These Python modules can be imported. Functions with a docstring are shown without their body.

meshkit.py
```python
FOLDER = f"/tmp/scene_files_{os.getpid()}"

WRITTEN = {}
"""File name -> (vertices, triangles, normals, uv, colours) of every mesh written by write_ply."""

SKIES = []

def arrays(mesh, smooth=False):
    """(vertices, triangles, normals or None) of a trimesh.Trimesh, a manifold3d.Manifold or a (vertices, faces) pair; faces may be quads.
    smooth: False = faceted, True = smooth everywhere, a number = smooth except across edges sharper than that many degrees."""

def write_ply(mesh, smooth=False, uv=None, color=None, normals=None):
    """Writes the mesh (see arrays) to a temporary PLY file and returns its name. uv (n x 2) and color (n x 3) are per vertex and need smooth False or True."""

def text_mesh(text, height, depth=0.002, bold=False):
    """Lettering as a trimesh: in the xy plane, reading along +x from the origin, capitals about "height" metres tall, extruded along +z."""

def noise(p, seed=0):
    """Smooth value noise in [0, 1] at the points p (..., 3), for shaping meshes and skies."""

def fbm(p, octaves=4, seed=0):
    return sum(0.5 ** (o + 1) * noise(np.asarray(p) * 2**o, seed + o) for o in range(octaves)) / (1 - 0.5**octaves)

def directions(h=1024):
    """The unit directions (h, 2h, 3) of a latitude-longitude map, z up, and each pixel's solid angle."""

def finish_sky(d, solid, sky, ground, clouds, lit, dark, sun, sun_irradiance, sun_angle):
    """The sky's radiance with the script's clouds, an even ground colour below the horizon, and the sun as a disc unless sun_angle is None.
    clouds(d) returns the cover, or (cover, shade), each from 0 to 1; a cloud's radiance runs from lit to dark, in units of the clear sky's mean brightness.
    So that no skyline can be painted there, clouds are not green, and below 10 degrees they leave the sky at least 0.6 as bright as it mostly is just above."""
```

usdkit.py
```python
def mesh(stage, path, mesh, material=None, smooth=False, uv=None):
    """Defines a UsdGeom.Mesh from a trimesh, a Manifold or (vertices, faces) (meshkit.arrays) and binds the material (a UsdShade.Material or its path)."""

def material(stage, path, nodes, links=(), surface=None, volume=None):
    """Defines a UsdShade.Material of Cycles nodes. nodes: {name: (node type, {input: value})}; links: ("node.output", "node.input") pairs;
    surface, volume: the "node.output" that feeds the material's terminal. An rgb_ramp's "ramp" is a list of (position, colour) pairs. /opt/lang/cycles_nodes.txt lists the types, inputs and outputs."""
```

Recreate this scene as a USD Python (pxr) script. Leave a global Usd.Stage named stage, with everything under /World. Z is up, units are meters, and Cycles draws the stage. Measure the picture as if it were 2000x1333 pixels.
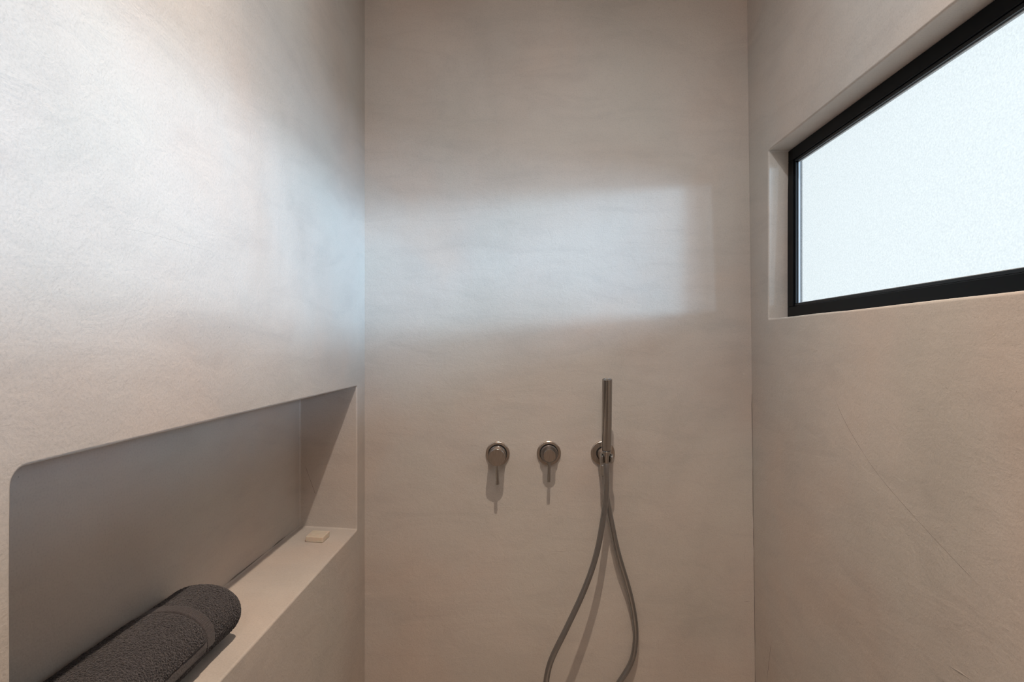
import math
import numpy as np
import trimesh
import shapely
from shapely.geometry import Polygon, box as sbox
from pxr import Usd, UsdGeom, UsdLux, UsdShade, Gf, Sdf
import usdkit
import meshkit

stage = Usd.Stage.CreateInMemory()
UsdGeom.SetStageUpAxis(stage, "Z")
UsdGeom.SetStageMetersPerUnit(stage, 1.0)
UsdGeom.Xform.Define(stage, "/World")
UsdGeom.Scope.Define(stage, "/World/Looks")

# ------------------------------------------------------------------ camera
F = 1100.0                 # focal length in pixels of the 2000 px wide frame
PX, PY = 1022.0, 677.0     # where the view axis meets the picture
EYE = 1.32                 # camera height above the shower floor
cam = UsdGeom.Camera.Define(stage, "/World/camera")
cam.CreateHorizontalApertureAttr(36.0)
cam.CreateVerticalApertureAttr(36.0 * 1333 / 2000)
cam.CreateFocalLengthAttr(36.0 * F / 2000)
cam.CreateHorizontalApertureOffsetAttr(-(PX - 1000.0) * 36 / 2000)
cam.CreateVerticalApertureOffsetAttr((PY - 666.5) * 36 / 2000)
cam.CreateClippingRangeAttr(Gf.Vec2f(0.02, 1000))
cam.CreateExposureAttr(0.02)
xf = UsdGeom.Xformable(cam)
xf.AddTranslateOp().Set(Gf.Vec3d(0, 0, EYE))
xf.AddRotateXYZOp().Set(Gf.Vec3f(90, 0, 0))

# ------------------------------------------------------------------ light
# even daylight sky
dome = UsdLux.DomeLight.Define(stage, "/World/sky")
dome.CreateColorAttr(Gf.Vec3f(0.86, 0.97, 1.0))
dome.CreateIntensityAttr(0.305)


def distant(name, direction, angle, color, irradiance):
    """A sun whose rays travel along direction."""
    l = UsdLux.DistantLight.Define(stage, "/World/" + name)
    l.CreateAngleAttr(angle)
    l.CreateColorAttr(Gf.Vec3f(*color))
    l.CreateIntensityAttr(irradiance)
    l.CreateNormalizeAttr(True)
    d = Gf.Vec3d(*direction).GetNormalized()
    q = Gf.Rotation(Gf.Vec3d(0, 0, -1), d)
    UsdGeom.Xformable(l).AddTransformOp().Set(Gf.Matrix4d().SetRotate(q))
    return l


SUN_DIR = (-1.0, 0.64, -0.078)      # low hazy daylight arriving through the frosted window
GLOW_DIR = (-1.0, 0.58, -0.070)     # the wider bright part of the sky around it
EDGE_DIR = (-1.0, 1.12, -0.070)   # unseen source, placed to light the right edge of the window patch
distant("sun", SUN_DIR, 5.0, (0.40, 0.72, 1.0), 0.48)
distant("sun_haze", GLOW_DIR, 24.0, (0.50, 0.73, 1.0), 1.50)
distant("unseen_edge_light", EDGE_DIR, 4.0, (0.52, 0.76, 1.0), 0.20)

LAMP = (0.058, 0.575, EYE + 1.15)   # recessed warm ceiling spot above the shower


def ball_light(name, pos, radius, color, radiance, cone=None, tilt=0.0):
    l = UsdLux.SphereLight.Define(stage, "/World/" + name)
    l.CreateRadiusAttr(radius)
    l.CreateColorAttr(Gf.Vec3f(*color))
    l.CreateIntensityAttr(radiance)
    if cone:
        UsdLux.ShapingAPI.Apply(l.GetPrim())
        UsdLux.ShapingAPI(l).CreateShapingConeAngleAttr(cone)
        UsdLux.ShapingAPI(l).CreateShapingConeSoftnessAttr(1.0)
    UsdGeom.Xformable(l).AddTranslateOp().Set(Gf.Vec3d(*pos))
    UsdGeom.Xformable(l).AddRotateYOp().Set(-tilt)


ball_light("spot_beam", (LAMP[0], LAMP[1], LAMP[2] - 0.012), 0.012, (1.0, 0.65, 0.36), 10200.0, 43.0)     # the reflector's beam
ball_light("spot_spill", (LAMP[0], LAMP[1], LAMP[2] - 0.012), 0.012, (0.86, 0.94, 1.0), 5300.0, 78.0)    # and its wide spill
UNSEEN_GLOBE = (0.08, -0.90, EYE + 0.98)     # unseen globe lamp behind the camera, placed to light the back wall
ball_light("unseen_globe_light", UNSEEN_GLOBE, 0.09, (1.0, 0.85, 0.79), 47.0)

# ------------------------------------------------------------------ materials
def mat(name, *a, **k):
    return usdkit.material(stage, "/World/Looks/" + name, *a, **k)


def plaster(name, base, bump=1.0, dark=0.90):
    """Troweled mineral plaster: soft clouds, sweeping trowel marks, fine grain and pinholes."""
    b = np.array(base)
    n = {
        "g": ("geometry", {}),
        "cloud": ("noise_texture", {"scale": 2.3, "detail": 5.0, "roughness": 0.55, "distortion": 0.6}),
        "tint": ("noise_texture", {"scale": 3.1, "detail": 3.0, "roughness": 0.5, "distortion": 0.4}),
        "map": ("mapping", {"scale": (3.0, 3.0, 11.0), "rotation": (0.25, 0.35, 0.2)}),
        "trowel": ("noise_texture", {"scale": 1.6, "detail": 6.0, "roughness": 0.62, "distortion": 1.2}),
        "cr": ("rgb_ramp", {"ramp": [(0.30, tuple(b * dark)), (0.52, tuple(b)), (0.72, tuple(np.minimum(b * 1.06, 1)))]}),
        "tr": ("rgb_ramp", {"ramp": [(0.35, (1.03, 0.985, 0.96)), (0.5, (1, 1, 1)), (0.65, (0.975, 1.0, 1.0))]}),
        "trr": ("rgb_ramp", {"ramp": [(0.32, (0.94, 0.94, 0.945)), (0.5, (1, 1, 1)), (0.7, (1.02, 1.02, 1.02))]}),
        "m1": ("mix_color", {"blend_type": "multiply", "fac": 1.0, "use_clamp": False}),
        "m2": ("mix_color", {"blend_type": "multiply", "fac": 1.0, "use_clamp": False}),
        "fine": ("noise_texture", {"scale": 380.0, "detail": 2.0, "roughness": 0.6}),
        "fr": ("rgb_ramp", {"ramp": [(0.25, (0.91, 0.91, 0.91)), (0.5, (1, 1, 1)), (0.8, (1.03, 1.03, 1.03))]}),
        "m3": ("mix_color", {"blend_type": "multiply", "fac": 1.0, "use_clamp": False}),
        "pit": ("voronoi_texture", {"scale": 34.0, "randomness": 1.0}),
        "pr": ("rgb_ramp", {"ramp": [(0.0, (0.45, 0.44, 0.42)), (0.025, (0.6, 0.6, 0.6)), (0.04, (1, 1, 1)), (1.0, (1, 1, 1))]}),
        "pw": ("noise_texture", {"scale": 9.0, "detail": 2.0}),
        "pwr": ("rgb_ramp", {"ramp": [(0.60, (0, 0, 0)), (0.68, (1, 1, 1))]}),
        "m4": ("mix_color", {"blend_type": "multiply", "fac": 1.0, "use_clamp": False}),
        "grain": ("noise_texture", {"scale": 260.0, "detail": 4.0, "roughness": 0.6}),
        "med": ("noise_texture", {"scale": 38.0, "detail": 4.0, "roughness": 0.6, "distortion": 0.8}),
        "h1": ("math", {"math_type": "multiply", "value2": 0.00060 * bump}),
        "h2": ("math", {"math_type": "multiply", "value2": 0.0013 * bump}),
        "h3": ("math", {"math_type": "multiply", "value2": 0.0011 * bump}),
        "ha": ("math", {"math_type": "add"}), "hb": ("math", {"math_type": "add"}),
        "bump": ("bump", {"distance": 1.0, "strength": 0.6}),
        "p": ("principled_bsdf", {"roughness": 0.72, "specular_ior_level": 0.22}),
    }
    l = [("g.position", k + ".vector") for k in ("cloud", "tint", "map", "fine", "pit", "pw", "grain", "med")]
    l += [("map.vector", "trowel.vector"), ("cloud.fac", "cr.fac"), ("tint.fac", "tr.fac"), ("trowel.fac", "trr.fac"),
          ("cr.color", "m1.a"), ("tr.color", "m1.b"), ("m1.result", "m2.a"), ("trr.color", "m2.b"),
          ("fine.fac", "fr.fac"), ("m2.result", "m3.a"), ("fr.color", "m3.b"),
          ("pit.distance", "pr.fac"), ("pw.fac", "pwr.fac"), ("pwr.color", "m4.fac"), ("m3.result", "m4.a"), ("pr.color", "m4.b"),
          ("m4.result", "p.base_color"),
          ("grain.fac", "h1.value1"), ("med.fac", "h2.value1"), ("trowel.fac", "h3.value1"),
          ("h1.value", "ha.value1"), ("h2.value", "ha.value2"), ("ha.value", "hb.value1"), ("h3.value", "hb.value2"),
          ("hb.value", "bump.height"), ("bump.normal", "p.normal")]
    return mat(name, n, l, surface="p.BSDF")


PLASTER = plaster("plaster", (0.500, 0.450, 0.405))
CEIL = plaster("ceiling_plaster", (0.66, 0.61, 0.56), 0.5)
FLOOR = plaster("floor_plaster", (0.50, 0.43, 0.37), 0.7)
CRACK = mat("crack", {"p": ("principled_bsdf", {"base_color": (0.20, 0.172, 0.150), "roughness": 0.9})}, surface="p.BSDF")
SCRATCH = mat("scratch", {"p": ("principled_bsdf", {"base_color": (0.40, 0.36, 0.325), "roughness": 0.9})}, surface="p.BSDF")


def steel(name, color, rough, aniso_scale):
    n = {
        "t": ("texture_coordinate", {}),
        "m": ("mapping", {"scale": aniso_scale}),
        "n": ("noise_texture", {"scale": 1.0, "detail": 3.0, "roughness": 0.6}),
        "r": ("map_range", {"from_min": 0.3, "from_max": 0.7, "to_min": rough - 0.025, "to_max": rough + 0.03}),
        "b": ("bump", {"distance": 0.0002, "strength": 0.012}),
        "p": ("principled_bsdf", {"metallic": 1.0, "base_color": color}),
    }
    l = [("t.object", "m.vector"), ("m.vector", "n.vector"), ("n.fac", "r.value"), ("r.result", "p.roughness"),
         ("n.fac", "b.height"), ("b.normal", "p.normal")]
    return mat(name, n, l, surface="p.BSDF")


STEEL = steel("brushed_steel", (0.41, 0.40, 0.385), 0.14, (60, 60, 1500))
STEEL_LIT_FACE = steel("brushed_steel_lit_face", (0.52, 0.45, 0.385), 0.28, (1500, 60, 60))  # same steel on front faces, warm reflected light put into its base colour
HOSE = mat("hose_steel", {"p": ("principled_bsdf", {"metallic": 1.0, "base_color": (0.36, 0.37, 0.38), "roughness": 0.26})}, surface="p.BSDF")
GAP = mat("dark_gap", {"p": ("principled_bsdf", {"base_color": (0.012, 0.012, 0.012), "roughness": 0.7})}, surface="p.BSDF")
FRAME = mat("black_frame", {"p": ("principled_bsdf", {"base_color": (0.0010, 0.0020, 0.0030), "roughness": 0.45, "specular_ior_level": 0.16})}, surface="p.BSDF")
BEAD = mat("black_bead", {"p": ("principled_bsdf", {"base_color": (0.004, 0.006, 0.008), "roughness": 0.35, "specular_ior_level": 0.3})}, surface="p.BSDF")
SEAL = mat("seal", {"p": ("principled_bsdf", {"base_color": (0.42, 0.44, 0.45), "roughness": 0.5})}, surface="p.BSDF")
SOAP = mat("soap", {
    "g": ("geometry", {}), "n": ("noise_texture", {"scale": 90.0, "detail": 3.0}),
    "r": ("rgb_ramp", {"ramp": [(0.3, (0.55, 0.465, 0.375)), (0.7, (0.62, 0.53, 0.43))]}),
    "p": ("principled_bsdf", {"roughness": 0.45, "subsurface_weight": 0.25, "subsurface_scale": 0.004})},
    [("g.position", "n.vector"), ("n.fac", "r.fac"), ("r.color", "p.base_color")], surface="p.BSDF")


def terry(name, base, scale, fuzz):
    b = np.array(base)
    return mat(name, {
        "g": ("geometry", {}),
        "n": ("noise_texture", {"scale": scale, "detail": 3.0, "roughness": 0.65}),
        "v": ("voronoi_texture", {"scale": scale * 1.1}),
        "r": ("rgb_ramp", {"ramp": [(0.30, tuple(b * 0.6)), (0.5, tuple(b)), (0.72, tuple(b * 1.6))]}),
        "s": ("math", {"math_type": "subtract"}),
        "bump": ("bump", {"distance": 0.0022, "strength": fuzz}),
        "p": ("principled_bsdf", {"roughness": 0.95, "specular_ior_level": 0.1, "sheen_weight": 0.25, "sheen_roughness": 0.5, "sheen_tint": (0.8, 0.75, 0.75)})},
        [("g.position", "n.vector"), ("g.position", "v.vector"), ("n.fac", "r.fac"), ("r.color", "p.base_color"),
         ("n.fac", "s.value1"), ("v.distance", "s.value2"), ("s.value", "bump.height"), ("bump.normal", "p.normal")], surface="p.BSDF")


TERRY = terry("terry", (0.041, 0.0390, 0.0420), 430.0, 1.0)
WOVEN = mat("woven_band", {
    "g": ("geometry", {}), "w": ("wave_texture", {"bands_direction": "x", "scale": 190.0, "distortion": 0.8, "detail": 2.0}),
    "n": ("noise_texture", {"scale": 600.0, "detail": 2.0}),
    "r": ("rgb_ramp", {"ramp": [(0.3, (0.045, 0.040, 0.042)), (0.7, (0.085, 0.075, 0.077))]}),
    "b": ("bump", {"distance": 0.0008, "strength": 0.6}),
    "p": ("principled_bsdf", {"roughness": 0.85, "specular_ior_level": 0.15, "sheen_weight": 0.15})},
    [("g.position", "w.vector"), ("g.position", "n.vector"), ("n.fac", "r.fac"), ("r.color", "p.base_color"), ("w.fac", "b.height"), ("b.normal", "p.normal")], surface="p.BSDF")

PANE = mat("frosted_pane", {
    "g": ("geometry", {}),
    "n": ("noise_texture", {"scale": 330.0, "detail": 2.0, "roughness": 0.6}),
    "b": ("bump", {"distance": 0.0030, "strength": 0.9}),
    "tl": ("translucent_bsdf", {}), "tc": ("rgb_ramp", {"ramp": [(0.32, (0.42, 0.345, 0.295)), (0.5, (0.60, 0.495, 0.425)), (0.68, (0.78, 0.645, 0.555))]}),
    "gl": ("glossy_bsdf", {"color": (0.9, 0.95, 1.0), "roughness": 0.35}),
    "tr": ("transparent_bsdf", {"color": (1.0, 1.0, 1.0)}),
    "lw": ("layer_weight", {"blend": 0.5}), "pw": ("math", {"math_type": "power", "value2": 4.0}), "fr": ("math", {"math_type": "multiply_add", "value2": 0.5, "value3": 0.03}),
    "a": ("mix_closure", {"fac": 0.16}),
    "c": ("mix_closure", {})},
    [("g.position", "n.vector"), ("n.fac", "b.height"), ("n.fac", "tc.fac"), ("tc.color", "tl.color"), ("b.normal", "tl.normal"), ("b.normal", "gl.normal"),
     ("tr.BSDF", "a.closure1"), ("tl.BSDF", "a.closure2"), ("lw.facing", "pw.value1"), ("pw.value", "fr.value1"), ("fr.value", "c.fac"), ("a.closure", "c.closure1"), ("gl.BSDF", "c.closure2")],
    surface="c.closure")
LENS = mat("lamp_lens", {"e": ("emission", {"color": (1.0, 0.76, 0.54), "strength": 12.0})}, surface="e.emission")
WHITE = mat("white_trim", {"p": ("principled_bsdf", {"base_color": (0.75, 0.74, 0.72), "roughness": 0.4})}, surface="p.BSDF")

# ------------------------------------------------------------------ helpers
used = {}


def numbered(path):
    k = used.get(path, 0)
    used[path] = k + 1
    return path if k == 0 else f"{path}_{k:03d}"


def tag(prim, label=None, category=None, group=None, kind=None):
    for k, v in (("label", label), ("category", category), ("group", group), ("kind", kind)):
        if v:
            prim.SetCustomDataByKey(k, v)
    return prim


def thing(name, label, category, loc=(0, 0, 0), kind=None, group=None):
    x = UsdGeom.Xform.Define(stage, numbered("/World/" + name))
    x.AddTranslateOp().Set(Gf.Vec3d(*loc))
    p = tag(x.GetPrim(), label, category, group, kind)
    return p


def origin(prim):
    return np.array(UsdGeom.XformCache().GetLocalToWorldTransform(prim).ExtractTranslation())


def part(name, mesh, material, parent, smooth=30, label=None, kind=None):
    """A part given in world coordinates, stored relative to its thing."""
    v, f = (mesh.vertices, mesh.faces) if hasattr(mesh, "vertices") else mesh
    v = np.asarray(v, float) - origin(parent)
    m = usdkit.mesh(stage, numbered(f"{parent.GetPath()}/{name}"), (v, np.asarray(f)), material, smooth)
    return tag(m.GetPrim(), label, kind=kind)


def P(x, y, Y):
    """World point seen at picture point (x, y) at distance Y from the camera plane."""
    return np.array([(x - PX) * Y / F, Y, EYE - (y - PY) * Y / F])


def lathe(profile, axis_point, axis_dir, n=64):
    """profile: (radius, height) pairs along axis_dir from axis_point."""
    d = np.asarray(axis_dir, float) / np.linalg.norm(axis_dir)
    a = np.cross(d, [0, 0, 1.0] if abs(d[2]) < 0.9 else [1.0, 0, 0])
    a /= np.linalg.norm(a)
    b = np.cross(d, a)
    pr = np.asarray(profile, float)
    th = np.arange(n) * 2 * np.pi / n
    ring = np.cos(th)[:, None] * a + np.sin(th)[:, None] * b
    v = (np.asarray(axis_point) + pr[:, 1][:, None, None] * d + pr[:, 0][:, None, None] * ring[None]).reshape(-1, 3)
    f = []
    for i in range(len(pr) - 1):
        for j in range(n):
            k = (j + 1) % n
            f += [(i * n + j, i * n + k, (i + 1) * n + k), (i * n + j, (i + 1) * n + k, (i + 1) * n + j)]
    m = trimesh.Trimesh(v, f, process=False)
    m.merge_vertices(digits_vertex=7)
    m.update_faces(m.nondegenerate_faces())
    m.remove_unreferenced_vertices()
    return m


def rounded_profile(r0, h0, r1, h1, c):
    """Solid of revolution from (r0, h0) to (r1, h1), both rims rounded by c."""
    pts = [(0, h0)]
    for t in np.linspace(-90, 0, 5):
        pts.append((r0 - c + c * math.cos(math.radians(t)), h0 + c + c * math.sin(math.radians(t))))
    for t in np.linspace(0, 90, 5):
        pts.append((r1 - c + c * math.cos(math.radians(t)), h1 - c + c * math.sin(math.radians(t))))
    pts.append((0, h1))
    return pts


def sweep(points, radii, sides=16, squash=None, normal=None):
    p = np.asarray(points, float)
    t = np.gradient(p, axis=0)
    t /= np.linalg.norm(t, axis=1, keepdims=True)
    ref = np.array([0, 1.0, 0]) if normal is None else np.asarray(normal, float)
    a = ref - (t @ ref)[:, None] * t
    a /= np.linalg.norm(a, axis=1, keepdims=True)
    b = np.cross(t, a)
    r = np.broadcast_to(radii, (len(p),))[:, None, None]
    th = np.arange(sides) * 2 * np.pi / sides
    sq = 1.0 if squash is None else squash
    v = (p[:, None] + r * (sq * np.cos(th)[None, :, None] * a[:, None] + np.sin(th)[None, :, None] * b[:, None])).reshape(-1, 3)
    f = []
    for i in range(len(p) - 1):
        for j in range(sides):
            k = (j + 1) % sides
            f += [(i * sides + j, (i + 1) * sides + k, i * sides + k), (i * sides + j, (i + 1) * sides + j, (i + 1) * sides + k)]
    c0, c1 = len(v), len(v) + 1
    v = np.vstack([v, p[:1], p[-1:]])
    e = (len(p) - 1) * sides
    for j in range(sides):
        k = (j + 1) % sides
        f += [(c0, j, k), (c1, e + k, e + j)]
    m = trimesh.Trimesh(v, f, process=False)
    m.fix_normals()
    return m


def bbox(x0, x1, y0, y1, z0, z1, chamfer=0.0):
    if chamfer <= 0:
        m = trimesh.creation.box([x1 - x0, y1 - y0, z1 - z0])
    else:
        h, c = np.array([x1 - x0, y1 - y0, z1 - z0]) / 2, chamfer
        pts = []
        for s in np.ndindex(2, 2, 2):
            s = np.array(s) * 2 - 1
            for k in range(3):
                q = h - c
                q = q.copy()
                q[k] = h[k]
                pts.append(s * q)
        m = trimesh.convex.convex_hull(np.array(pts))
    m.apply_translation([(x0 + x1) / 2, (y0 + y1) / 2, (z0 + z1) / 2])
    return m


def catmull(pts, n):
    from scipy.interpolate import CubicSpline
    p = np.asarray(pts, float)
    s = np.r_[0, np.cumsum(np.linalg.norm(np.diff(p, axis=0), axis=1))]
    c = CubicSpline(s, p)
    q = c(np.linspace(0, s[-1], n * 4))
    s2 = np.r_[0, np.cumsum(np.linalg.norm(np.diff(q, axis=0), axis=1))]
    u = np.linspace(0, s2[-1], n)
    return np.stack([np.interp(u, s2, q[:, k]) for k in range(3)], 1), s2[-1]


# ------------------------------------------------------------------ room shell
D = 1.41                     # back wall
XL = -0.397                  # left wall
XR, LEAN = 0.571, -0.01235   # right wall at eye height; it leans a little (X per metre of height)
YF = -1.35                   # wall behind the camera
CEILZ = EYE + 1.15
TH = 0.26
THR = 0.068                  # the right wall is thin where the window sits near its outer face


def xr(z):
    return XR + LEAN * (z - EYE)


def outline(y0, y1, z0, z1, r, n=7):
    """Closed rounded rectangle in (y, z), counterclockwise; r: radii at (y0z0, y1z0, y1z1, y0z1)."""
    pts = []
    for (cy, cz, sy, sz, a0, rr) in ((y0, z0, 1, 1, 180, r[0]), (y1, z0, -1, 1, 270, r[1]), (y1, z1, -1, -1, 0, r[2]), (y0, z1, 1, -1, 90, r[3])):
        for t in np.linspace(0, 90, n):
            a = math.radians(a0 + t)
            pts.append((cy + sy * rr + rr * math.cos(a), cz + sz * rr + rr * math.sin(a)))
    return np.array(pts)


def grow(loop, d):
    """Moves each point of the closed loop outwards by d."""
    t = np.roll(loop, -1, 0) - np.roll(loop, 1, 0)
    t /= np.linalg.norm(t, axis=1, keepdims=True)
    return loop + d * np.stack([t[:, 1], -t[:, 0]], 1)


def densify(loop, step):
    out = []
    for a, b in zip(loop, np.roll(loop, -1, 0)):
        k = max(1, int(np.linalg.norm(b - a) / step))
        out += [a + (b - a) * i / k for i in range(k)]
    return np.array(out)


def triangulate(poly):
    v, f = trimesh.creation.triangulate_polygon(poly, engine="earcut")
    return np.asarray(v), np.asarray(f)


def wall_with_hole(side, x_of, outer, loops, closed_back, thick):
    """Front face with a hole, whose sides run through the loops [(depth, loop)]. side = +1: depth goes towards +x."""
    V, T = [], []
    base = 0
    for dep, lp in loops:
        V.append(np.stack([x_of(lp[:, 1]) + side * dep, lp[:, 0], lp[:, 1]], 1))
    n = len(loops[0][1])
    for i in range(len(loops) - 1):
        for j in range(n):
            k = (j + 1) % n
            T += [(i * n + j, i * n + k, (i + 1) * n + k), (i * n + j, (i + 1) * n + k, (i + 1) * n + j)]
    base = n * len(loops)
    y0, y1, z0, z1 = outer
    pv, pf = triangulate(Polygon([(y0, z0), (y1, z0), (y1, z1), (y0, z1)], [loops[0][1]]))
    V.append(np.stack([x_of(pv[:, 1]), pv[:, 0], pv[:, 1]], 1))
    T += [tuple(t + base) for t in pf]
    base += len(pv)
    back = side * thick
    if closed_back:
        lp = loops[-1][1]
        cv, cf = triangulate(Polygon(lp))
        V.append(np.stack([x_of(cv[:, 1]) + side * loops[-1][0], cv[:, 0], cv[:, 1]], 1))
        T += [tuple(t + base) for t in cf]
        base += len(cv)
        bv, bf = triangulate(Polygon([(y0, z0), (y1, z0), (y1, z1), (y0, z1)]))
    else:
        bv, bf = triangulate(Polygon([(y0, z0), (y1, z0), (y1, z1), (y0, z1)], [loops[-1][1]]))
    V.append(np.stack([np.full(len(bv), x_of(np.array([EYE]))[0] + back), bv[:, 0], bv[:, 1]], 1))
    T += [tuple(t + base) for t in bf]
    base += len(bv)
    c = [(y0, z0), (y1, z0), (y1, z1), (y0, z1)]
    fr = np.array([(x_of(np.array([z]))[0], y, z) for y, z in c])
    bk = np.array([(x_of(np.array([EYE]))[0] + back, y, z) for y, z in c])
    V += [fr, bk]
    for j in range(4):
        k = (j + 1) % 4
        T += [(base + j, base + k, base + 4 + k), (base + j, base + 4 + k, base + 4 + j)]
    m = trimesh.Trimesh(np.vstack(V), np.array(T), process=False)
    m.merge_vertices(digits_vertex=6)
    m.update_faces(m.nondegenerate_faces())
    m.fix_normals()
    return m


def struct(name, label, category, mesh, material, smooth=30):
    p = thing(name, label, category, kind="structure")
    part("plaster_surface", mesh, material, p, smooth)
    return p


# left wall with the long niche
NY0, NY1, NZ0, NZ1 = 0.437, 1.345, EYE - 0.438, EYE - 0.0955
NDEP, NRISE = 0.137, 0.008


def niche_loops():
    base = densify(outline(NY0, NY1, NZ0, NZ1, (0.008, 0.003, 0.003, 0.014)), 0.03)
    wob = 0.0011 * (meshkit.fbm(np.c_[base * 14.0, np.zeros(len(base))], 3, 5) - 0.5)
    base = grow(base, wob[:, None])
    r, out = 0.0035, []
    for t in np.linspace(0, 90, 5):
        a = math.radians(t)
        out.append((r - r * math.cos(math.radians(90 - t)) if False else r * (1 - math.cos(a)), grow(base, r * (1 - math.sin(a)))))
    out[0] = (0.0, out[0][1])

    def at(dep, inset=0.0):
        lp = grow(base, -inset)
        low = np.clip((NZ0 + 0.012 - base[:, 1]) / 0.010, 0, 1)
        lp = lp.copy()
        lp[:, 1] += low * NRISE * dep / NDEP
        return dep, lp
    for dep in (0.03, 0.08):
        out.append(at(dep))
    q = 0.004
    for t in np.linspace(0, 90, 4):
        a = math.radians(t)
        out.append(at(NDEP - q + q * math.sin(a), q * (1 - math.cos(a))))
    return out


wall_left = struct("wall_left", "left shower wall of pale troweled plaster with a long recessed niche, washed by window light", "wall",
                   wall_with_hole(-1, lambda z: np.full(np.shape(z), XL), (YF, D + 0.0, 0.0, CEILZ), niche_loops(), True, TH), PLASTER)

# right wall with the window opening
WY0, WY1, WZ0, WZ1 = -0.90, 1.305, EYE + 0.064, EYE + 0.451


def window_loops():
    base = densify(outline(WY0, WY1, WZ0, WZ1, (0.003, 0.003, 0.003, 0.003)), 0.05)
    wob = 0.0016 * (meshkit.fbm(np.c_[base * 10.0, np.ones(len(base))], 3, 9) - 0.5)
    base = grow(base, wob[:, None])
    # the left jamb keeps its line in spite of the leaning wall
    k = np.clip((base[:, 0] - (WY1 - 0.02)) / 0.02, 0, 1)
    base[:, 0] += k * (base[:, 0] * (xr(base[:, 1]) / (XR + LEAN * 0.26) - 1))
    r, out = 0.004, []
    for t in np.linspace(0, 90, 5):
        a = math.radians(t)
        out.append((r * (1 - math.cos(a)), grow(base, r * (1 - math.sin(a)))))
    out[0] = (0.0, out[0][1])
    out.append((0.02, base))
    out.append((THR, base))
    return out


wall_right = struct("wall_right", "right shower wall of warm beige troweled plaster around the black window", "wall",
                    wall_with_hole(1, xr, (YF, D, 0.0, CEILZ), window_loops(), False, THR), PLASTER)

wall_back = struct("wall_back", "back shower wall of beige troweled plaster carrying the shower fittings", "wall",
                   bbox(XL - TH, XR + THR, D, D + 0.2, 0, CEILZ), PLASTER)
wall_front = struct("wall_front", "plain plaster wall behind the camera", "wall",
                    bbox(XL - TH, XR + THR, YF - 0.2, YF, 0, CEILZ), PLASTER)
struct("floor", "beige plastered shower floor", "floor", bbox(XL - TH, XR + THR, YF - 0.2, D + 0.2, -0.12, 0), FLOOR)
struct("ceiling", "pale plaster ceiling above the shower", "ceiling", bbox(XL - TH, XR + THR, YF - 0.2, D + 0.2, CEILZ, CEILZ + 0.2), CEIL)


# hairline cracks, scratches and trowel edges, each lying in its wall's surface
def on_back(x, y):
    return P(x, y, D)


def on_right(x, y):
    z = EYE
    for _ in range(4):
        Y = xr(z) * F / (x - PX)
        z = EYE - (y - PY) * Y / F
    return np.array([xr(z), Y, z])


def on_left(x, y):
    return P(x, y, XL * F / (x - PX))


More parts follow.
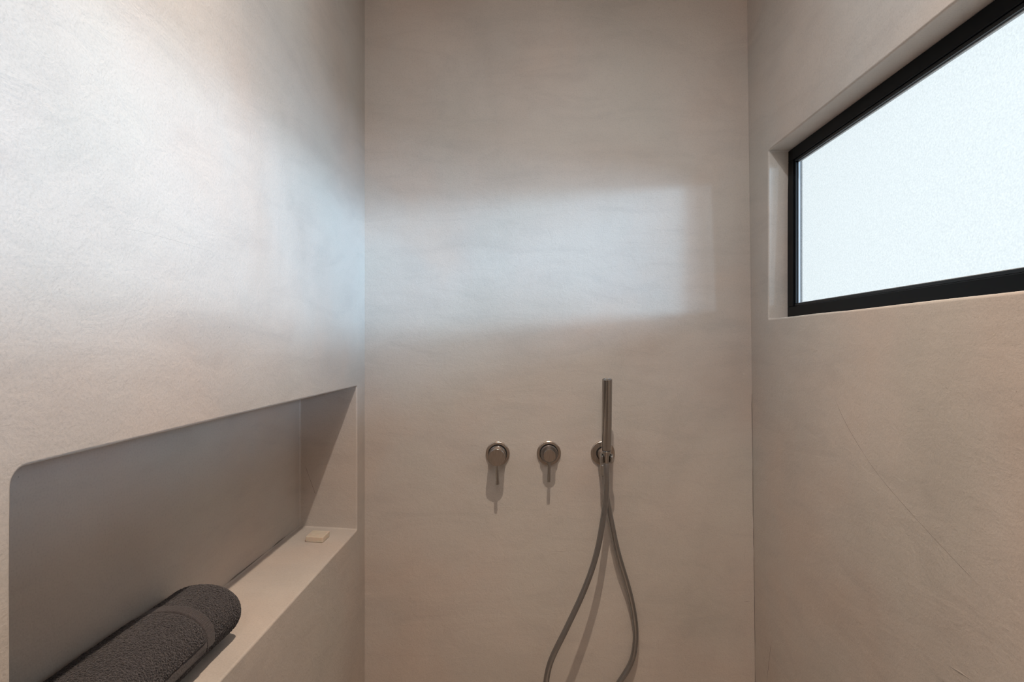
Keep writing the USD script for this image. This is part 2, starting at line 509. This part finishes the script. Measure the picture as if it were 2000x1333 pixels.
def crack(pts, place, normal, wall, r=0.0004, material=None, seed=0, name="hairline_crack"):
    q = np.array([place(*p) for p in pts])
    q, length = catmull(q, max(8, int(np.linalg.norm(q[-1] - q[0]) / 0.006))) if len(q) > 2 else (np.linspace(q[0], q[-1], max(8, int(np.linalg.norm(q[-1] - q[0]) / 0.006))), 0)
    w = (meshkit.fbm(np.c_[q * 90.0], 3, seed) - 0.5)
    nrm = np.asarray(normal, float)
    t = np.gradient(q, axis=0)
    t /= np.linalg.norm(t, axis=1, keepdims=True)
    q = q + np.cross(t, nrm) * (w * 0.0012)[:, None]
    taper = np.clip(np.minimum(np.arange(len(q)), np.arange(len(q))[::-1]) / 5.0, 0.15, 1)
    rr = r * taper * (0.6 + 0.8 * meshkit.noise(q * 60.0, seed + 3))
    return part(name, sweep(q, rr, 6, squash=0.30, normal=nrm), material or CRACK, wall, True)


crack([(1629, 772), (1641.6, 805.8), (1672.4, 863.2), (1708, 918), (1745, 964), (1776, 999.2), (1837.6, 1066.4), (1888, 1119.6), (1921.7, 1153.2)], on_right, (-1, 0, 0), wall_right, 0.00030)
crack([(1507, 1248.5), (1502, 1292), (1497.5, 1333)], on_right, (-1, 0, 0), wall_right, 0.0006)
crack([(1846, 757), (1849, 758.5), (1851.6, 762.4)], on_right, (-1, 0, 0), wall_right, 0.0006, name="gouge")
crack([(1713, 804), (1742, 832)], on_right, (-1, 0, 0), wall_right, 0.0006, SCRATCH, name="trowel_edge")
crack([(1854, 1302), (1876, 1315), (1899, 1331)], on_right, (-1, 0, 0), wall_right, 0.0022, SCRATCH, name="trowel_edge")
crack([(1190, 682), (1245, 687), (1298, 698)], on_back, (0, -1, 0), wall_back, 0.0004, SCRATCH, name="scratch")
crack([(1220, 690), (1216, 712), (1210, 728)], on_back, (0, -1, 0), wall_back, 0.0004, SCRATCH, name="scratch")
crack([(1072, 1078), (1095, 1078), (1117, 1074)], on_back, (0, -1, 0), wall_back, 0.0010, SCRATCH, name="trowel_edge")
crack([(1453, 1175.6), (1464, 1175.6)], on_back, (0, -1, 0), wall_back, 0.0005, name="hairline_crack")
crack([(1455.5, 1068), (1454, 1100)], on_back, (0, -1, 0), wall_back, 0.0007, SCRATCH, name="trowel_edge")
crack([(1082, 206), (1095, 207.5), (1104, 211)], on_back, (0, -1, 0), wall_back, 0.0007, SCRATCH, name="trowel_edge")
crack([(216, 441), (300, 459), (374, 480), (432, 497)], on_left, (1, 0, 0), wall_left, 0.00016, SCRATCH, name="scratch")
# the open joint between back and right wall, and the one between niche ledge and niche back
zz = np.linspace(EYE - 0.86, EYE - 0.12, 160)
jit = 0.0016 * (meshkit.fbm(np.c_[zz * 40, zz * 0, zz * 0], 3, 21) - 0.5)
part("corner_joint", sweep(np.stack([xr(zz) - 0.0006 + jit, np.full(len(zz), D - 0.0004), zz], 1), 0.0006 * (0.25 + meshkit.noise(np.c_[zz * 25, zz * 0, zz * 0], 4)), 6), CRACK, wall_right, True)
yy = np.linspace(0.70, NY1 - 0.004, 120)
part("ledge_joint", sweep(np.stack([np.full(len(yy), XL - NDEP + 0.0012), yy, np.full(len(yy), NZ0 + NRISE + 0.0035) + 0.001 * (meshkit.fbm(np.c_[yy * 40, yy * 0, yy * 0], 3, 2) - 0.5)], 1),
                          0.0014 * np.clip(meshkit.noise(np.c_[yy * 22, yy * 0, yy * 0], 8) * 1.6 - 0.35, 0.08, 1), 6, normal=(1, 0, 0)), CRACK, wall_left, True)
q = np.array([(597.2, 913.7), (604, 938), (615.6, 964.9)])
part("hairline_crack", sweep(np.linspace(P(*q[0], NY1), P(*q[2], NY1), 12), 0.0004, 6, squash=0.3), CRACK, wall_left, True)

# ------------------------------------------------------------------ window
FX = 0.612                  # room side of the frame
win = thing("window_1", "long black metal window with one frosted pane set in the right wall", "window", (FX, 0, WZ0), kind="structure")
W, B = 0.027, 0.006
g = 0.0005


def frame_bar(name, y0, y1, z0, z1):
    part(name, bbox(FX, FX + 0.022, y0, y1, z0, z1, 0.0012), FRAME, win, 30)


frame_bar("bottom_rail", WY0 + g, WY1 - g, WZ0 + g, WZ0 + W)
frame_bar("top_rail", WY0 + g, WY1 - g, WZ1 - W, WZ1 - g)
frame_bar("stile", WY1 - W, WY1 - g, WZ0 + W, WZ1 - W)
frame_bar("stile", WY0 + g, WY0 + W, WZ0 + W, WZ1 - W)
ya, yb, za, zb = WY0 + W, WY1 - W, WZ0 + W, WZ1 - W
BX0, BX1 = FX + 0.003, FX + 0.012
for y0, y1, z0, z1 in ((ya, yb, za, za + B), (ya, yb, zb - B, zb), (yb - B, yb, za + B, zb - B), (ya, ya + B, za + B, zb - B)):
    part("glazing_bead", bbox(BX0, BX1, y0, y1, z0, z1, 0.0008), BEAD, win, 30)
s = 0.0016
for y0, y1, z0, z1 in ((ya + B, yb - B, za + B, za + B + s), (ya + B, yb - B, zb - B - s, zb - B), (yb - B - s, yb - B, za + B + s, zb - B - s), (ya + B, ya + B + s, za + B + s, zb - B - s)):
    part("seal", bbox(BX1 - 0.003, BX1 + 0.001, y0, y1, z0, z1), SEAL, win, 30, label="thin pale glazing seal")
part("pane", bbox(BX1 + 0.001, BX1 + 0.007, ya, yb, za, zb), PANE, win, False, label="frosted glass pane glowing with daylight")


# ------------------------------------------------------------------ shower mixer (left) and stop valve (right)
OUT = (0, -1, 0)


def valve(name, label, x, y, sleeve, knob, pin_tip, pin_top):
    c = P(x, y, D)
    t = thing(name, label, "shower valve", tuple(c))
    part("rosette", lathe([(0, 0), (0.0300, 0), (0.0300, 0.0035), (0.0296, 0.0052), (0.0285, 0.0060), (0.0236, 0.0062), (0.0230, 0.0044), (0, 0.0044)], c, OUT), STEEL_LIT_FACE, t, 25)
    part("joint_ring", lathe([(0, 0.0043), (0.0229, 0.0043), (0.0229, 0.0049), (0, 0.0049)], c, OUT), GAP, t, 25, label="dark joint around the sleeve")
    sl = part("sleeve", lathe(rounded_profile(sleeve[0], 0.0051, sleeve[0], sleeve[1], 0.0008), c, OUT), STEEL, t, 25)
    part("gap_ring", lathe([(0, sleeve[1] - 0.001), (knob[0] - 0.0012, sleeve[1] - 0.001), (knob[0] - 0.0012, sleeve[1] + 0.0016), (0, sleeve[1] + 0.0016)], c, OUT), GAP, t, 25, label="dark gap between sleeve and knob")
    part("knob", lathe([(0, sleeve[1] + 0.0013), (knob[0] - 0.0007, sleeve[1] + 0.0013), (knob[0], sleeve[1] + 0.0018), (knob[0] * 0.99, knob[1] - 0.0010), (knob[0] * 0.985, knob[1] - 0.0004), (knob[0] * 0.96, knob[1])], c, OUT), STEEL, t, 25)
    part("knob_face", lathe([(knob[0] * 0.96, knob[1] - 0.0002), (knob[0] * 0.955, knob[1] + 0.0001), (0, knob[1] + 0.0002)], c, OUT), STEEL_LIT_FACE, t, 25, label="brushed steel front face of the knob, warm reflection put into its colour")
    d = pin_tip - pin_top
    L = np.linalg.norm(d)
    part("lever", lathe(rounded_profile(0.0036, 0, 0.0042, L, 0.0006), pin_top, d, 32), STEEL, t, 25)
    return t


c1 = P(972.2, 886.0, D)
valve("shower_mixer", "brushed steel lever mixer with the wider knob, leftmost fitting on the back wall", 972.2, 886.0, (0.0216, 0.021), (0.0206, 0.056),
      P(971.8, 947, D - 0.041), c1 + np.array([-0.0005, -0.043, -0.017]))
c2 = P(1071.9, 885.0, D)
valve("shower_stop_valve", "brushed steel lever valve with the small knob, between the mixer and the hand shower", 1071.9, 885.0, (0.0216, 0.020), (0.0155, 0.041),
      P(1071.8, 942, D - 0.032), c2 + np.array([0.0, -0.032, -0.012]))

# ------------------------------------------------------------------ shower holder with water outlet
c3 = P(1177.0, 885.0, D)
hold = thing("shower_holder", "round brushed steel wall holder with water outlet, carrying the hand shower", "shower holder", tuple(c3))
SB = P(1184.6, 880.0, D - 0.068)       # bottom of the stick
ST = P(1185.8, 741.0, D - 0.090)       # top of the stick
ax = (ST - SB) / np.linalg.norm(ST - SB)
NB = SB - ax * 0.030                    # bottom of the hose nut
part("rosette", lathe([(0, 0), (0.0300, 0), (0.0300, 0.0035), (0.0296, 0.0052), (0.0285, 0.0060), (0.0172, 0.0062), (0.0167, 0.0044), (0, 0.0044)], c3, OUT), STEEL_LIT_FACE, hold, 25)
part("joint_ring", lathe([(0, 0.0043), (0.0166, 0.0043), (0.0166, 0.0049), (0, 0.0049)], c3, OUT), GAP, hold, 25, label="dark joint around the arm")
arm_end = 0.052
part("arm", lathe(rounded_profile(0.0152, 0.0051, 0.0145, arm_end, 0.001), c3, OUT), STEEL, hold, 25)
oc = c3 + np.array([0, -0.030, 0])
part("water_outlet", lathe([(0, 0), (0.0100, 0), (0.0110, 0.0008), (0.0110, 0.0250), (0.0104, 0.0262), (0.0104, 0.040), (0, 0.040)], oc + np.array([0, 0, -0.049]), (0, 0, 1), 48), STEEL, hold, 25)
# the cradle: a ring open to the front, its horns rounded
ro, ri, hh = 0.0160, 0.0111, 0.019
base_c = NB + ax * 0.001
e1 = np.cross(ax, [0, -1.0, 0]); e1 /= np.linalg.norm(e1)
e2 = np.cross(e1, ax)
if e2[1] > 0:
    e2 = -e2
aa = np.radians(np.linspace(42, 318, 60))
V, T = [], []
for i, a in enumerate(aa):
    u = math.cos(a) * e2 + math.sin(a) * e1
    edge = min(a - aa[0], aa[-1] - a) * ro
    top = hh - (0.006 * (1 - math.sqrt(max(0, 1 - (1 - min(edge / 0.007, 1)) ** 2))))
    V += [base_c + u * ro, base_c + u * ro + ax * (top - 0.0008), base_c + u * (ro - 0.0008) + ax * top, base_c + u * (ri + 0.0004) + ax * top, base_c + u * ri + ax * (top - 0.0004), base_c + u * ri]
n6 = 6
for i in range(len(aa) - 1):
    for j in range(n6):
        k = (j + 1) % n6
        T += [(i * n6 + j, i * n6 + k, (i + 1) * n6 + k), (i * n6 + j, (i + 1) * n6 + k, (i + 1) * n6 + j)]
for o in (0, (len(aa) - 1) * n6):
    T += [(o, o + j, o + j + 1) for j in range(1, n6 - 1)]
m = trimesh.Trimesh(np.array(V), np.array(T), process=False)
m.fix_normals()
part("cradle", m, STEEL, hold, 30)

# ------------------------------------------------------------------ hand shower
hand = thing("hand_shower", "slim brushed steel stick hand shower with looping steel hose, standing in the right-hand wall holder", "hand shower", tuple(SB))
Ls = np.linalg.norm(ST - SB)
part("handset", lathe([(0, 0.0012), (0.0112, 0.0012), (0.0118, 0.0018), (0.0119, Ls - 0.0012), (0.0116, Ls - 0.0004), (0.0110, Ls), (0.0098, Ls), (0.0094, Ls - 0.0012), (0, Ls - 0.0012)], SB, ax), STEEL, hand, 25)
part("shadow_gap", lathe([(0, -0.001), (0.0102, -0.001), (0.0102, 0.0014), (0, 0.0014)], SB, ax), GAP, hand, 25, label="dark joint below the handset")
part("hose_nut", lathe([(0, 0), (0.0088, 0), (0.0092, 0.0006), (0.0106, 0.0285), (0.0102, 0.0293), (0, 0.0293)], NB, ax), STEEL, hand, 25)
# hose: front strand from the nut down to the left, loop below, back strand up to the outlet
front = [(1184.3, 906, .067), (1184.6, 930, .066), (1184.2, 960, .062), (1178.7, 1009, .060), (1165.8, 1079, .064), (1141.8, 1151, .073), (1115.7, 1208.6, .082),
         (1094.7, 1251.7, .089), (1075, 1294.8, .093), (1066.7, 1333, .094)]
loop = [(1066, 1368, .090), (1078, 1400, .080), (1104, 1420, .064), (1138, 1417, .046), (1172, 1389, .031)]
back = [(1210, 1333, .022), (1232.6, 1294.8, .0165), (1240, 1265, .0150), (1241.7, 1237, .0140), (1239.4, 1208.6, .0160), (1227.6, 1151, .0205), (1206.6, 1079, .0280), (1191.8, 1009, .0310), (1184.5, 970, .0310), (1181.5, 945, .0295), (1181.2, 926, .030)]
hp = [P(x, y, D - p) for x, y, p in front + loop + back]
hp[0] = NB + ax * 0.002
hp[-1] = oc + np.array([0, 0, -0.0492])
cl, length = catmull(hp, 1500)
sarr = np.linspace(0, length, len(cl))
rad = 0.0070 - 0.00022 * (0.5 + 0.5 * np.cos(2 * np.pi * sarr / 0.0031)) ** 2
part("hose", sweep(cl, rad, 18, normal=(0.3, 1, 0.1)), HOSE, hand, True, label="ribbed steel shower hose hanging in a loop")

# ------------------------------------------------------------------ soap
sz = NZ0 + NRISE * 0.5 + 0.0003
s0 = np.array([-0.4820, 1.2450]); s1 = np.array([-0.4428, 1.2880])
soap = bbox(0, s1[0] - s0[0], 0, s1[1] - s0[1], 0, 0.0128)
soap = trimesh.convex.convex_hull(np.vstack([trimesh.creation.icosphere(2, 0.0016).vertices + c for c in
       [(x, y, z) for x in (0.0016, s1[0] - s0[0] - 0.0016) for y in (0.0016, s1[1] - s0[1] - 0.0016) for z in (0.0016, 0.0112)]]))
tilt = math.atan(NRISE / NDEP)
soap.apply_transform(trimesh.transformations.rotation_matrix(tilt, [0, 1, 0]))
zbase = NZ0 + NRISE * (XL - s0[0]) / NDEP + 0.0002
soap.apply_translation([s0[0], s0[1], zbase])
so = thing("soap_bar", "small square cream soap bar on the niche ledge", "soap", ((s0[0] + s1[0]) / 2, (s0[1] + s1[1]) / 2, zbase))
part("bar", soap, SOAP, so, 30)

# ------------------------------------------------------------------ rolled towel in the niche
TX, TA, TB = -0.4755, 0.0560, 0.0405
TZ = NZ0 + 0.0048 + TB - 0.0012
TY0, TY1 = 0.455, 0.843
FLAP, BAND0, BAND1 = 0.0, 0.747, 0.767


def oval(th, grow_by):
    """Cross-section of the roll, a little flat where it rests on the ledge; th: 0 = towards the room, 90 degrees = up."""
    c, s_ = np.cos(th), np.sin(th)
    x = TX + (TA + grow_by) * np.sign(c) * np.abs(c) ** 0.94
    z = TZ + (TB + grow_by) * np.sign(s_) * np.abs(s_) ** 0.94
    low = NZ0 + NRISE * (XL - x) / NDEP + 0.0006
    return x, np.maximum(z, low)


def shell(th0, th1, y0, y1, out0, thick, amp, seed, res=0.00072, round_y0=0.0, round_y1=0.0, round_t=0.0, freq=640.0):
    """A terry layer over the roll, from angle th0 to th1, with rounded edges and loops raised out of its surface."""
    nt = max(8, int((th1 - th0) * 0.05 / res)); ny = max(8, int((y1 - y0) / res))
    th, y = np.meshgrid(np.linspace(th0, th1, nt), np.linspace(y0, y1, ny), indexing="ij")
    edge = np.ones_like(th)
    for dist, r in ((y - y0, round_y0), (y1 - y, round_y1), ((th1 - th) * 0.05, round_t), ((th - th0) * 0.05, round_t)):
        if r > 0:
            u = np.clip(dist / r, 0, 1)
            edge = edge * np.sqrt(np.clip(1 - (1 - u) ** 2, 0, 1))
    x, z = oval(th, 0.0)
    p = np.stack([x, y, z], -1)
    lo = meshkit.noise(p * 28.0, seed + 5) - 0.5
    hi = meshkit.noise(p * freq, seed) * 0.65 + meshkit.noise(p * freq * 2.1, seed + 1) * 0.35 - 0.45
    g_ = out0 + thick * edge + 0.0014 * lo * edge + amp * hi * edge
    x, z = oval(th, g_)
    v = np.stack([x, y, z], -1).reshape(-1, 3)
    i, j = np.meshgrid(np.arange(nt - 1), np.arange(ny - 1), indexing="ij")
    a = (i * ny + j).ravel()
    f = np.vstack([np.stack([a, a + ny, a + ny + 1], 1), np.stack([a, a + ny + 1, a + 1], 1)])
    m = trimesh.Trimesh(v, f, process=False)
    # make sure the surface faces outwards
    if (m.face_normals[:, 2] * (m.triangles_center[:, 2] - TZ) + m.face_normals[:, 0] * (m.triangles_center[:, 0] - TX)).sum() < 0:
        m.invert()
    return m


def cap(y, sgn, depth_r):
    """Spiral end of the roll."""
    rr = np.linspace(0, 1, 40); th = np.linspace(0, 2 * np.pi, 97)
    R, TT = np.meshgrid(rr, th, indexing="ij")
    x, z = oval(TT, -0.0035)
    x = TX + (x - TX) * R; z = TZ + (z - TZ) * R
    turn = (R * 4.0 - TT / (2 * np.pi)) % 1.0
    yv = y - sgn * 0.0045 * np.exp(-((turn - 0.5) / 0.18) ** 2) * (R < 0.96) + sgn * 0.003 * np.sqrt(np.clip(1 - R ** 4, 0, 1))
    v = np.stack([x, yv, z], -1).reshape(-1, 3)
    n = 97
    i, j = np.meshgrid(np.arange(39), np.arange(n - 1), indexing="ij")
    a = (i * n + j).ravel()
    f = np.vstack([np.stack([a, a + n, a + n + 1], 1), np.stack([a, a + n + 1, a + 1], 1)])
    m = trimesh.Trimesh(v, f, process=False)
    if m.face_normals[:, 1].sum() * sgn < 0:
        m.invert()
    return m


tw = thing("rolled_towel", "rolled charcoal grey terry towel lying in the niche", "towel", (TX, (TY0 + TY1) / 2, NZ0 + 0.003))
core = shell(math.radians(-180), math.radians(180), TY0, TY1, -0.0035, 0.0035, 0.0030, 11, round_y0=0.016, round_y1=0.016)
part("roll", trimesh.util.concatenate([core, cap(TY0, -1, 0), cap(TY1, 1, 0)]), TERRY, tw, True)
# the outermost turn: terry field, woven border band, and the turned hem along its free edge
t_edge = math.radians(3)
part("outer_turn", shell(t_edge, math.radians(200), TY0 + 0.002, BAND0 - 0.0012, -0.0012, 0.0036, 0.0030, 31, round_y0=0.006, round_y1=0.010, round_t=0.004), TERRY, tw, True)
part("border_band", shell(t_edge - 0.30, math.radians(200), BAND0 - 0.0005, BAND1, -0.0014, 0.0026, 0.0006, 51, round_y0=0.003, round_y1=0.004, round_t=0.003), WOVEN, tw, True, label="smooth woven border band of the towel")
part("hem", shell(t_edge - 0.32, t_edge + 0.03, TY0 + 0.003, BAND0 - 0.002, -0.0006, 0.0024, 0.0006, 71, round_y0=0.004, round_y1=0.004, round_t=0.003), WOVEN, tw, True, label="turned hem along the towel's free edge")

# ------------------------------------------------------------------ ceiling spot (above the frame)
dl = thing("recessed_downlight", "round white recessed spotlight in the ceiling above the shower", "lamp", (LAMP[0], LAMP[1], CEILZ))
part("trim_ring", lathe([(0.030, 0.0), (0.044, 0.0), (0.044, 0.003), (0.042, 0.004), (0.031, 0.003), (0.030, 0.002), (0.030, 0.0)], (LAMP[0], LAMP[1], CEILZ), (0, 0, -1)), WHITE, dl, 25)
part("lens", lathe([(0, 0.0004), (0.029, 0.0004), (0.029, 0.0012), (0, 0.0012)], (LAMP[0], LAMP[1], CEILZ), (0, 0, -1)), LENS, dl, 25, label="glowing lens")

gb = thing("unseen_ceiling_globe", "white holder of an unseen lamp behind the camera, placed to light the back wall", "lamp", (UNSEEN_GLOBE[0], UNSEEN_GLOBE[1], CEILZ))  # holder for the unseen lamp that lights the back wall
part("ceiling_plate", lathe(rounded_profile(0.055, 0.0, 0.05, 0.022, 0.003), (UNSEEN_GLOBE[0], UNSEEN_GLOBE[1], CEILZ), (0, 0, -1)), WHITE, gb, 25)
part("stem", lathe([(0, 0.02), (0.02, 0.02), (0.02, 0.078), (0, 0.078)], (UNSEEN_GLOBE[0], UNSEEN_GLOBE[1], CEILZ), (0, 0, -1)), WHITE, gb, 25)
